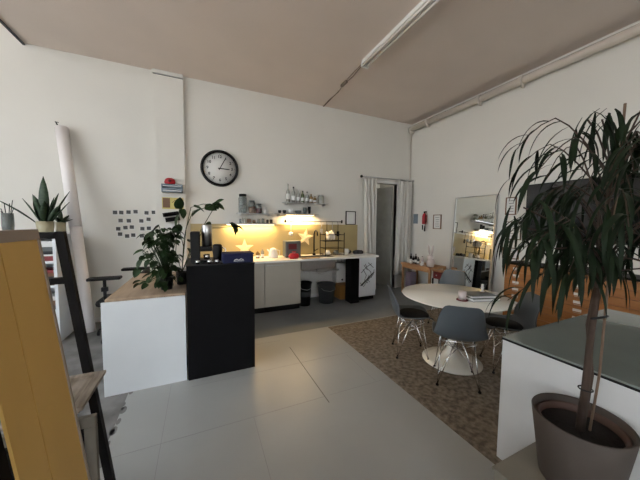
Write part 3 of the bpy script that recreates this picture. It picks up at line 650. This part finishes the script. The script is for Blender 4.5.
MB().box(-.12,-.105,-.012,.008,0,.285).box(.105,.12,-.012,.008,0,.285).box(-.105,.105,-.012,.008,0,.015).box(-.105,.105,-.012,.008,.27,.285).build('frame','blackp',fr)
MB().box(-.105,.105,-.002,.004,.015,.27).build('picture','paper',fr)

# ------------------------------------------------------------------ curtains and rod
rod = thing('curtain_rod','dark curtain rod above the doorway in the back wall','curtain rod',(3.85,4.77,2.49))
MB().tube([(-.72,0,0),(.66,0,0)], .011, 10).build('rod','steel',rod)
for sx, m_ in ((-.75,'blackp'),(.66,'steel')): MB().ball((sx,0,0),.03).build('finial',m_,rod)
for sx in (-.70,.62): MB().tube([(sx,0,0),(sx,.1,0)],.01,8).build('bracket','blackp',rod)
def curtain(label, xa0, xa1, xb0, xb1, z0, z1, y, folds, rings):
    t = thing('curtain', label, 'curtain', ((xa0+xa1)/2,y,0), 0, 'curtains at the doorway'); k = MB(); n = int(folds*12); m_ = 16; G = []
    for j in range(m_+1):
        v = j/m_; z = z1+(z0-z1)*v; row = []
        for i in range(n+1):
            s_ = i/n; x = (xa0+(xa1-xa0)*s_)*(1-v)+(xb0+(xb1-xb0)*s_)*v - (xa0+xa1)/2
            a = .045*(.7+.5*v)*math.sin(2*PI*folds*s_+.7*math.sin(3*v+s_*5)); row.append(k.bm.verts.new((x+.012*math.sin(9*s_+4*v), a, z)))
        G.append(row)
    for j in range(m_):
        for i in range(n): f_ = k.bm.faces.new((G[j][i],G[j][i+1],G[j+1][i+1],G[j+1][i])); f_.smooth = True
    k.build('cloth','curtain',t,solid=.003)
    k = MB()
    for i in range(rings):
        x = xa0+(xa1-xa0)*(i+.5)/rings-(xa0+xa1)/2; k.tube([(x,.018*math.cos(a),z1+.022+.022*math.sin(a)) for a in [q*PI/6 for q in range(13)]], .003, 5, 0, False)
    k.build('curtain_rings','steel',t)
curtain('left curtain, narrow, hanging between kitchen worktop and doorway', 3.14,3.47,3.24,3.52,.06,2.465,4.77,4,6)
curtain('right curtain, wide, hanging between doorway and room corner', 4.10,4.46,4.02,4.44,.34,2.465,4.74,4.5,7)

# ------------------------------------------------------------------ right wall: extinguisher, small frames, mirror
fx = thing('fire_extinguisher','small red fire extinguisher on the right wall near the corner','fire extinguisher',(4.44,4.36,1.50))
MB().lathe([(0,0),(.055,0),(.06,.02),(.06,.22),(.045,.27),(.02,.30),(0,.30)],20).build('cylinder','red',fx)
MB().tube([(0,0,.30),(0,0,.34)],.018,10).box(-.015,.015,-.07,.02,.34,.355).box(-.012,.012,-.07,.02,.315,.325).build('valve_lever','blackp',fx)
MB().tube([(0,-.02,.31),(-.03,-.07,.24),(-.03,-.075,.05),(-.02,-.05,-.06)],.010,8).tube([(-.02,-.05,-.06),(-.02,-.04,-.20)],.018,8).tube([(-.02,.04,-.02),(-.02,.04,-.16)],.014,8).build('hose','blackp',fx)
MB().box(.05,.078,-.02,.02,.05,.25).build('wall_bracket','blackp',fx)
fx.scale = (.78,.78,.78); fx.location = (4.455,4.34,1.50)
sg = MB().box(-.003,0,-.07,.07,-.11,.11); tag(sg.build('wall_sign','bluegrey',None,(XW-.001,4.66,1.62)),'pale grey small sign on right wall left of the extinguisher','sign')
def wframe(label, y0, y1, z0, z1, fm='bookb', inner='paper', line=False):
    t = thing('wall_frame', label, 'picture frame', (XW-.001,(y0+y1)/2,(z0+z1)/2), 0, 'framed pictures on the right wall'); a = (y1-y0)/2; b_ = (z1-z0)/2; w_ = .014
    MB().box(-.02,0,-a,-a+w_,-b_,b_).box(-.02,0,a-w_,a,-b_,b_).box(-.02,0,-a+w_,a-w_,-b_,-b_+w_).box(-.02,0,-a+w_,a-w_,b_-w_,b_).build('frame',fm,t)
    MB().box(-.010,-.001,-a+w_,a-w_,-b_+w_,b_-w_).build('picture',inner,t)
    k = MB()
    for i in range(5): zz = b_*.6-b_*1.2*i/4; k.box(-.0115,-.010,-a*.5,a*(.5-.1*(i%3)),zz-.004,zz+.004)
    k.build('print','bookg',t)
wframe('small dark-framed print on right wall between extinguisher and mirror', 3.94,4.14,1.40,1.70)
wframe('dark-framed print right of the mirror, highest of three', 2.53,2.69,1.66,1.94)
wframe('dark-framed print right of the mirror, middle of three', 2.44,2.70,1.265,1.555)
wframe('dark-framed print right of the mirror, lowest of three', 2.46,2.70,.96,1.14)
mr = thing('leaning_mirror','tall silver-edged mirror leaning on the right wall','mirror',(4.37,3.20,.012))
k = MB(); k.box(-.008,.0,-.375,.375,0.0,1.985); g = k.build('glass','mirror',mr)
k = MB(); k.box(-.02,.018,-.40,-.375,0,2.0).box(-.02,.018,.375,.40,0,2.0).box(-.02,.018,-.375,.375,1.985,2.0).box(.001,.018,-.375,.375,0,1.985); k.build('frame','steel',mr)
mr.rotation_euler.y = math.atan2(.12,1.96)

# console with clutter near the corner
ds = thing('side_table','orange-brown wooden side table in the corner by the extinguisher','side table',(4.25,4.14,0))
MB().box(-.24,.22,-.40,.40,.62,.66,0,.004).build('top','desk_orange',ds)
MB().box(-.235,-.215,-.36,.36,.56,.62).build('apron','desk_orange',ds)
for sx,sy in ((-.22,-.38),(-.22,.36),(.18,-.38),(.18,.36)): MB().box(sx,sx+.04,sy-.02,sy+.02,0,.62).build('leg','desk_orange',ds)
rb = thing('red_drawer_box','dark red-brown stool right of the wooden side table','stool',(4.20,3.62,0))
MB().box(-.12,.07,-.09,.09,.46,.60,0,.004).build('drawer','darkred',rb); MB().box(-.13,.07,-.1,.1,.60,.62).build('top','desk_orange',rb)
for sx in (-.12,.05):
    for sy in (-.09,.09): MB().box(sx-.01,sx+.01,sy-.01,sy+.01,0,.46).build('leg','blackm',rb)
MB().ball((-.13,0,.53),.012).build('knob','steel',rb)
pg = thing('purple_bag','mauve paper bag standing under the left end of side table','bag',(4.16,4.36,0)); MB().box(-.08,.08,-.06,.10,0,.46,0,.006).build('body','purple',pg); MB().tube([(-.05,-.03,.46),(-.03,-.03,.53),(.03,-.03,.53),(.05,-.03,.46)],.004,6).build('handle','purple',pg)
tl = thing('teal_crate','dark teal crate on the floor under the side table','crate',(4.26,4.00,0)); MB().box(-.14,.14,-.16,.16,0,.02).box(-.14,-.12,-.16,.16,.02,.24).box(.12,.14,-.16,.16,.02,.24).box(-.12,.12,-.16,-.14,.02,.24).box(-.12,.12,.14,.16,.02,.24).build('shell','teal',tl)
MB().box(-.145,-.14,-.05,.05,.16,.19).build('handle','blackp',tl)
Z = .66
by = thing('rabbit_figure','pale rabbit figure with upright ears on the side table','figurine',(4.13,3.83,Z))
k = MB(); k.lathe([(0,0),(.07,0),(.09,.06),(.08,.13),(.05,.17),(0,.18)],18,(0,0,0),0,.7,1).lathe([(0,.12),(.05,.14),(.062,.18),(.05,.23),(0,.245)],16,(-.01,0,0)); k.build('body','pink',by)
for s_ in (-1,1): MB().tube([(0,s_*.02,.23),(0,s_*.035,.30),(0,s_*.055,.40),(0,s_*.06,.43)],[.012,.022,.017,.004],10).build('ear','pink',by)
for y,r,h,m_,lb in ((4.46,.035,.13,'ceramic','white jar at the left end of the side table'),(4.38,.026,.20,'blackp','black bottle second from left on side table'),(4.31,.024,.16,'blackp','short black bottle on side table behind white ball'),(4.24,.026,.21,'blackp','tallest black bottle on side table'),(4.17,.026,.15,'darkgrey','dark grey bottle in middle of the side table'),(4.06,.03,.18,'pink','pinkish bottle left of the rabbit figure')):
    t = bottle(lb,4.15,y,Z,r,h,m_,'blackp' if m_!='ceramic' else 'ceramic',.3,g='bottles on the side table')
for y,r,lb in ((4.27,.035,'white round ball at the front edge of side table'),(3.98,.035,'white round ball beside the rabbit figure')):
    tag(MB().ball((0,0,r),r).build('white_ball','ceramic',None,(4.05,y,Z)),lb,'ornament','white balls on the side table')

# ------------------------------------------------------------------ flat-file cabinets and TV
cabn = ['leftmost','middle','rightmost']
for i in range(3):
    y1 = 2.42-.69*i; t = thing('drawer_cabinet','orange wooden flat-file cabinet by right wall, %s of three' % cabn[i],'drawer cabinet',(4.10,y1,0),0,'flat-file cabinets along the right wall')
    MB().box(.02,.38,-.685,0,.04,.93).box(.04,.37,-.67,-.015,0,.04,1).build('body',['orange','blackp'],t)
    MB().box(-.005,.385,-.69,.005,.93,.955).build('top','blackm',t)
    for q in range(9):
        z = .05+q*.0975
        d_ = MB().box(0,.019,-.675,-.01,z,z+.091,0,.002).build('drawer','orange',t)
        MB().box(-.006,0,-.205,-.125,z+.03,z+.062).build('label_holder','ceramic',d_)
        MB().tube([(0,-.20,z+.02),(-.015,-.19,z+.018),(-.015,-.14,z+.018),(0,-.13,z+.02)],.003,6).build('handle','steel',d_)
tv = thing('television','large black wall television above the drawer cabinets','television',(4.40,1.62,1.69))
MB().box(0,.04,-.72,.72,-.40,.40,0,.005).build('casing','blackp',tv); MB().box(-.003,0,-.71,.71,-.385,.39).build('screen','screen',tv); MB().box(.04,.118,-.2,.2,-.15,.15).build('wall_mount','blackm',tv)

# ------------------------------------------------------------------ tulip table
tbx = thing('round_table','round white pedestal table on the brown rug','table',(2.495,1.975,.008))
MB().lathe([(0,.695),(.47,.70),(.535,.716),(.54,.722),(.535,.73),(0,.73)],72).build('tabletop','tablew',tbx)
MB().lathe([(0,0),(.30,0),(.30,.008),(.22,.025),(.10,.06),(.055,.13),(.04,.25),(.038,.40),(.05,.55),(.09,.66),(.15,.695),(0,.696)],48).build('pedestal','tablew',tbx)
TT = .738
b1 = thing('book','large white book under another on the round table','book',(2.61,1.77,TT),math.radians(-14),'books on the round table')
MB().box(-.15,.15,-.10,.10,.003,.025).build('pages','paper',b1); MB().box(-.155,.155,-.105,.105,0,.003).box(-.155,.155,-.105,.105,.025,.028).box(-.155,.155,.1,.105,.003,.025).build('cover','bookg',b1)
b2 = thing('book','grey book on top of the white book on round table','book',(2.605,1.775,TT+.028),math.radians(-18),'books on the round table')
MB().box(-.135,.135,-.09,.09,.003,.021).build('pages','paper',b2); MB().box(-.14,.14,-.095,.095,0,.003).box(-.14,.14,-.095,.095,.021,.024).box(-.14,.14,.09,.095,.003,.021).build('cover','bookg',b2)
vs = thing('small_figurine','small metallic figurine on the grey book','figurine',(2.70,1.80,TT+.052)); MB().lathe([(0,0),(.022,0),(.024,.012),(.008,.02),(.018,.05),(.01,.065),(.015,.08),(0,.092)],14).build('body','steel',vs); MB().lathe([(0,0),(.026,0),(.026,.004),(0,.004)],14).build('base','brownc',vs)
cs = MB().lathe([(0,0),(.055,0),(.055,.008),(0,.008)],24); tag(cs.build('coaster','darkred',None,(2.395,1.80,TT)),'dark round coaster under the pinkish candle glass','coaster')
cd = thing('candle_glass','pinkish candle glass on the dark coaster','candle',(2.395,1.80,TT+.008)); MB().lathe([(0,0),(.034,0),(.038,.08),(.034,.08),(.031,.01),(0,.01)],20).build('glass_body','pink',cd); MB().lathe([(0,.011),(.029,.011),(.031,.05),(0,.05)],16).build('wax','ceramic',cd)

# ------------------------------------------------------------------ shell chairs
def make_chair(label, loc, rz):
    t = thing('shell_chair', label, 'chair', loc, rz, 'grey shell chairs around the round table')
    P = [(.215,.425,.15),(.205,.440,.185),(.165,.448,.205),(.08,.437,.218),(-.02,.43,.222),(-.11,.43,.222),(-.165,.45,.220),(-.195,.49,.216),(-.215,.55,.205),(-.230,.62,.192),(-.243,.69,.178),(-.254,.745,.163),(-.260,.775,.145),(-.263,.787,.115)]
    k = MB(); G = []; n = 14
    for j,(y,z,w_) in enumerate(P):
        row = []
        back = min(1,max(0,(z-.44)/.1)) if y < -.1 else 0
        for i in range(n+1):
            s_ = -1+2*i/n; e = abs(s_)**2.6
            row.append(k.bm.verts.new((s_*w_, y+back*.06*e*(1-.8*max(0,(z-.62)/.17)), z+(1-back)*.05*e*(1 if y<.2 else .4)+(back*.0))))
        G.append(row)
    for a,b_ in zip(G,G[1:]):
        for i in range(n): f_ = k.bm.faces.new((a[i],a[i+1],b_[i+1],b_[i])); f_.smooth = True
    k.build('seat_shell','shell',t,solid=.008,sub=1)
    k = MB(); k.lathe([(0,.445),(.165,.447),(.178,.457),(.165,.470),(0,.474)],28,(0,.03,0),0,1,.95); k.build('seat_pad','pad',t)
    for sx in (-1,1):
        for sy in (-1,1):
            l = MB().tube([(sx*.03,sy*.12,.415),(sx*.172,sy*.168,.018)],.005,8).tube([(sx*.14,sy*.02,.415),(sx*.174,sy*.163,.018)],.005,8).build('leg','chrome',t)
            MB().lathe([(0,0),(.014,0),(.014,.012),(.006,.02),(0,.02)],12,(sx*.173,sy*.166,0)).build('glide','blackp',l)
    k = MB().tube([(-.14,-.12,.415),(.14,-.12,.415),(.14,.12,.415),(-.14,.12,.415),(-.14,-.12,.415)],.005,8)
    k.tube([(-.17,-.155,.10),(.02,.12,.32)],.0035,6)
    for sx in (-1,1):
        k.tube([(sx*.11,-.15,.24),(-sx*.03,0,.34),(-sx*.11,.15,.24)],.0035,6).tube([(sx*.14,.12,.41),(sx*.02,0,.30),(sx*.14,-.12,.41)],.0035,6)
    k.tube([(-.03,-.12,.41),(0,0,.30),(.03,.12,.41)],.0035,6)
    k.build('wire_brace','chrome',t); return t
def face(dx, dy): return math.atan2(dy,dx)-PI/2
RZ = .008
ch = make_chair('grey shell chair seen from behind, nearest, tucked under round table',(2.22,1.705,RZ),face(.69,.72))
copy_tree(ch,(2.20,2.30,RZ),face(.85,-.53),'grey shell chair seen side-on at the left of round table')
copy_tree(ch,(2.90,1.66,RZ),face(-.80,.60),'grey shell chair at right of round table, half behind glass counter')
copy_tree(ch,(3.32,2.76,RZ),face(-.97,-.25),'grey shell chair on the far side of the round table')

# ------------------------------------------------------------------ glass-topped counter on the right
gc = thing('display_counter','large white counter with grey-green glass top at right','counter',(1.72,1.0,0))
z0=.008
MB().box(0,.02,-1.9,0,z0,.782).box(1.38,1.40,-1.9,0,z0,.782).box(.02,1.38,-.02,0,z0,.782).box(.02,1.38,-1.9,-1.88,z0,.782).build('side_panels','counter_white',gc)
MB().box(-.004,1.404,-1.904,.004,.782,.794,0,.001).build('black_rim','blackp',gc)
MB().box(-.002,1.402,-1.902,.002,.794,.803,0,.001).build('glass_top','topglass',gc)

# low beige box with planter
lb = thing('low_cabinet','low beige box under the big planter','box',(1.475,.52,0))
MB().box(-.21,.215,-.25,.225,.0,.325,0,.003).build('body','beige',lb); MB().box(-.215,.22,-.255,.23,.325,.34,0,.002).build('lid','beige',lb)
k = MB()
for a in range(3):
    for b_ in range(5): k.lathe([(0,0),(.006,0),(.006,.001),(0,.001)],8,(0,0,0)); 
k = MB()
for a in range(3):
    for b_ in range(4): y_=.18-b_*.03; z_=.27-a*.03; k.box(-.2112,-.2098,y_-.005,y_+.005,z_-.005,z_+.005)
k.build('vent_holes','blackp',lb)
# big plant
pl = thing('indoor_tree','tall narrow-leaved fig tree in a big taupe planter on the right','potted tree',(1.53,.545,.34))
MB().lathe([(0,0),(.125,0),(.133,.01),(.172,.305),(.168,.31),(.160,.305),(.155,.25),(.10,.22),(0,.22)],56).build('planter','planter',pl)
MB().lathe([(.143,.22),(.152,.282),(.147,.286),(.139,.282),(.134,.235),(.143,.22)],48).build('inner_pot','terracotta',pl)
MB().lathe([(0,.252),(.137,.252),(.137,.225),(0,.225)],32).build('soil','soil',pl)
tr = [(.0,.0,.24),(.012,-.004,.45),(.025,-.004,.70),(.045,-.01,.92),(.06,-.01,1.10),(.07,-.01,1.42)]
MB().tube(tr,[.017,.014,.0125,.011,.009,.006],12).tube([(.018,.0,.24),(.034,-.012,.5),(.03,.01,.72),(.055,.0,.95),(.02,.0,1.2)],[.011,.009,.008,.007,.004],10).build('trunk','bark',pl)
MB().tube([(.03,-.022,.25),(.087,-.02,.5),(.105,-.02,1.1),(.125,-.02,1.68)],.005,8).build('stake','bamboo',pl)
MB().tube([(.01+.024*math.cos(a),-.005+.024*math.sin(a),.44) for a in [q*PI/6 for q in range(13)]],.003,6,0,False).build('plant_tie','blackp',pl)
MB().tube([(.0,-.01,.76),(.055,-.03,.765),(.09,-.03,.765)],.005,6).build('plant_clip','blackp',pl)
br = MB(); lf = MB(); yl = MB()
random.seed(21)
def trunk_at(z): 
    for a, b_ in zip(tr, tr[1:]):
        if z <= b_[2]: return Vector(a).lerp(Vector(b_), (z-a[2])/(b_[2]-a[2]))
    return Vector(tr[-1])
for i in range(44):
    a = 2*PI*i*.618 + random.uniform(-.2,.2); s0 = trunk_at(random.uniform(.86,1.38))
    dx, dy = math.cos(a), math.sin(a)*.8
    low = i%3 == 0
    R_ = random.uniform(.28,.50) if not low else random.uniform(.2,.42)
    hz = random.uniform(.16,.44) if not low else random.uniform(-.05,.15)
    if s0.z+hz > 1.74: hz = 1.74-s0.z
    pts = []
    for q in range(8):
        v = q/7; pts.append(s0+Vector((dx*R_*v, dy*R_*v, hz*math.sin(v*PI*.62)-max(0,v-.55)*.35)))
    br.tube(pts,[.0040*(1-.6*q/7) for q in range(8)],5)
    for q in range(2,8):
        for rep in range(1 if q < 6 else 2):
            p = pts[q].lerp(pts[q-1],random.random()*.9); aa = a+random.uniform(-1.2,1.2)
            d = Vector((math.cos(aa),math.sin(aa),random.uniform(-.25,.45)))
            lf.leaf(p,d,random.uniform(.14,.23),random.uniform(.011,.019),random.uniform(1.8,3.4),8,'lance',random.uniform(-.6,.6),0,.35)
hub = Vector((.05,-.01,1.0))
for (dx,dy,dz) in ((-.30,.15,.20),(-.16,.05,.18),(-.40,.1,.28),(-.22,-.05,.30),(-.10,-.02,.10),(-.33,.02,.12),(.14,-.08,.22),(.2,-.05,.35),(.12,-.05,.66),(.2,0,.58),(.05,.05,.68),(-.08,.05,.66),(.28,.02,.62)):      # hanging clumps
    e_ = hub+Vector((dx,dy,dz-.05))
    for q in range(9):
        p = e_+Vector([random.uniform(-.05,.05) for _ in range(3)])
        lf.leaf(p,(random.uniform(-1,1),random.uniform(-1,1),-.3),random.uniform(.16,.26),random.uniform(.013,.021),3.5,7,'lance',random.uniform(-.6,.6),0,.3)
    br.tube([hub if dz < .5 else trunk_at(1.4),(hub if dz < .5 else trunk_at(1.4)).lerp(e_,.6)+Vector((0,0,.03)),e_],.0035,5)
yl.leaf(hub+Vector((-.20,.03,.21)),(-.05,-.1,-1),.20,.020,.5,7,'lance',.2)
br.build('branches','bark',pl); lf.build('foliage','leafdark',pl); yl.build('yellow_leaf','leafyel',pl)

# ------------------------------------------------------------------ left foreground: mustard board, black rack, wooden bits
k_ = .1137
def lean(y0,y1,z0,z1,x_at0,th,mb,mi=0,off=0.0):     # slab in a plane running along Y and leaning to -X
    vs = []
    for dx in (off, off-th):
        for y in (y0,y1):
            for z in (z0,z1): vs.append(mb.bm.verts.new((x_at0-k_*z+dx,y,z)))
    for q in ((0,1,3,2),(4,6,7,5),(0,4,5,1),(2,3,7,6),(0,2,6,4),(1,5,7,3)):
        f_ = mb.bm.faces.new([vs[i] for i in q]); f_.material_index = mi
mb_ = thing('mustard_board','tall mustard yellow board with taupe edging leaning at far left','board',(-.376,1.1,0))
k = MB(); lean(.105-1.1+1.0-.10,.20-.008,.0,1.425,0,.02,k); k.bm.free()
k = MB(); lean(-.008,.188,.0,1.432,0,.008,k); k.build('right_panel','mustard',mb_)
k = MB(); lean(-.140,-.014,.0,1.432,0,.008,k); k.build('left_panel','mustard',mb_)
k = MB(); lean(-.014,-.008,.0,1.432,0,.004,k,0,-.004); k.build('panel_seam','bookb',mb_)
k = MB(); lean(-.75,.20,1.432,1.468,0,.03,k,0,.004); lean(.188,.20,.0,1.432,0,.03,k,0,.004); k.build('edging','taupe',mb_)
k = MB(); lean(-.75,-.145,.80,1.432,0,.02,k,0,-.010); k.build('black_panel','black',mb_)
k = MB(); lean(-.75,-.145,.0,.79,0,.02,k,0,-.008); k.build('pale_panel','pink',mb_)
rk = thing('metal_rack','black slanted metal rack behind the mustard board','rack',(-.462,1.75,0))
for y in (0,-.36):
    k = MB(); lean(y-.018,y+.018,.0,1.445,0,.036,k); k.build('front_post','blackm',rk)
    k = MB(); k.box(-.60,-.565,y-.018,y+.018,0,1.445); k.build('rear_post','blackm',rk)
for z in (1.41,1.18,.40):
    x_ = -k_*z
    for y in (-.015,-.375): MB().box(-.565,x_-.03,y,y+.03,z,z+.032).build('rung','blackm',rk)
ws = thing('wooden_shelf','weathered wooden tray board resting in the black rack','board',(-.458,1.55,.695))
MB().box(-.50,-.02,-.175,.125,0,.012).box(-.045,-.005,-.18,.13,.012,.028,0,.002).box(-.50,-.045,.10,.13,.012,.028).box(-.50,-.045,-.18,-.15,.012,.028).build('tray','oldwood',ws)
pf = thing('framed_picture','grey wooden framed picture standing below the wooden tray','picture frame',(-.62,1.36,0))
MB().box(-.2,.205,-.012,.012,.64,.685,0,.003).box(.165,.205,-.012,.012,0,.64,0,.003).box(-.2,-.165,-.012,.012,0,.64).box(-.165,.165,-.012,.012,0,.04).build('frame','greywood',pf)
MB().box(-.165,.165,0,.01,.04,.64).build('dark_picture','black',pf); MB().box(.06,.14,-.002,0,.56,.60).build('red_mark','red',pf); MB().box(.0,.11,-.002,0,.1,.52).build('grey_picture','bookg',pf)

# ------------------------------------------------------------------ light
w = bpy.data.worlds.new('World'); SC.world = w; w.use_nodes = True
nt = w.node_tree; bg = nt.nodes['Background']
tc = nt.nodes.new('ShaderNodeTexCoord'); sp_ = nt.nodes.new('ShaderNodeSeparateXYZ'); cr = nt.nodes.new('ShaderNodeValToRGB')
nt.links.new(tc.outputs['Generated'], sp_.inputs[0]); nt.links.new(sp_.outputs['Z'], cr.inputs[0])
cr.color_ramp.elements[0].position = 0.0; cr.color_ramp.elements[0].color = (.80,.79,.77,1)
cr.color_ramp.elements[1].position = 0.12; cr.color_ramp.elements[1].color = (.88,.95,1.0,1)
nt.links.new(cr.outputs[0], bg.inputs[0]); bg.inputs[1].default_value = 2.75
def portal(loc, rot, sx, sy):
    L = bpy.data.lights.new('portal','AREA'); L.shape = 'RECTANGLE'; L.size = sx; L.size_y = sy; L.cycles.is_portal = True
    o = bpy.data.objects.new('window_portal', L); COL.objects.link(o); o.location = loc; o.rotation_euler = rot
portal((XL-.12,(LW[0]+LW[1])/2,(LW[2]+LW[3])/2),(0,-PI/2,0),LW[3]-LW[2],LW[1]-LW[0])
portal(((RW[0]+RW[1])/2,YB-.12,(RW[2]+RW[3])/2),(PI/2,0,0),RW[1]-RW[0],RW[3]-RW[2])

# ------------------------------------------------------------------ camera
yaw, pit, rol, fpx = 0.42457, 0.06378, 0.009642, 264.48
fw = Vector((math.sin(yaw)*math.cos(pit), math.cos(yaw)*math.cos(pit), -math.sin(pit)))
rt = Vector((math.cos(yaw), -math.sin(yaw), 0)); up = rt.cross(fw)
r2 = rt*math.cos(rol)+up*math.sin(rol); u2 = up*math.cos(rol)-rt*math.sin(rol)
cam = bpy.data.cameras.new('camera'); co = bpy.data.objects.new('camera', cam); COL.objects.link(co)
m4 = Matrix((r2, u2, -fw)).transposed().to_4x4(); m4.translation = Vector((0,0,1.5)); co.matrix_world = m4
cam.sensor_width = 36; cam.lens = fpx/640*36; cam.clip_start = .05; SC.camera = co
vs_ = SC.view_settings; vs_.view_transform = 'Standard'; vs_.look = 'None'; vs_.gamma = 1; vs_.use_curve_mapping = False; vs_.exposure = 0.89
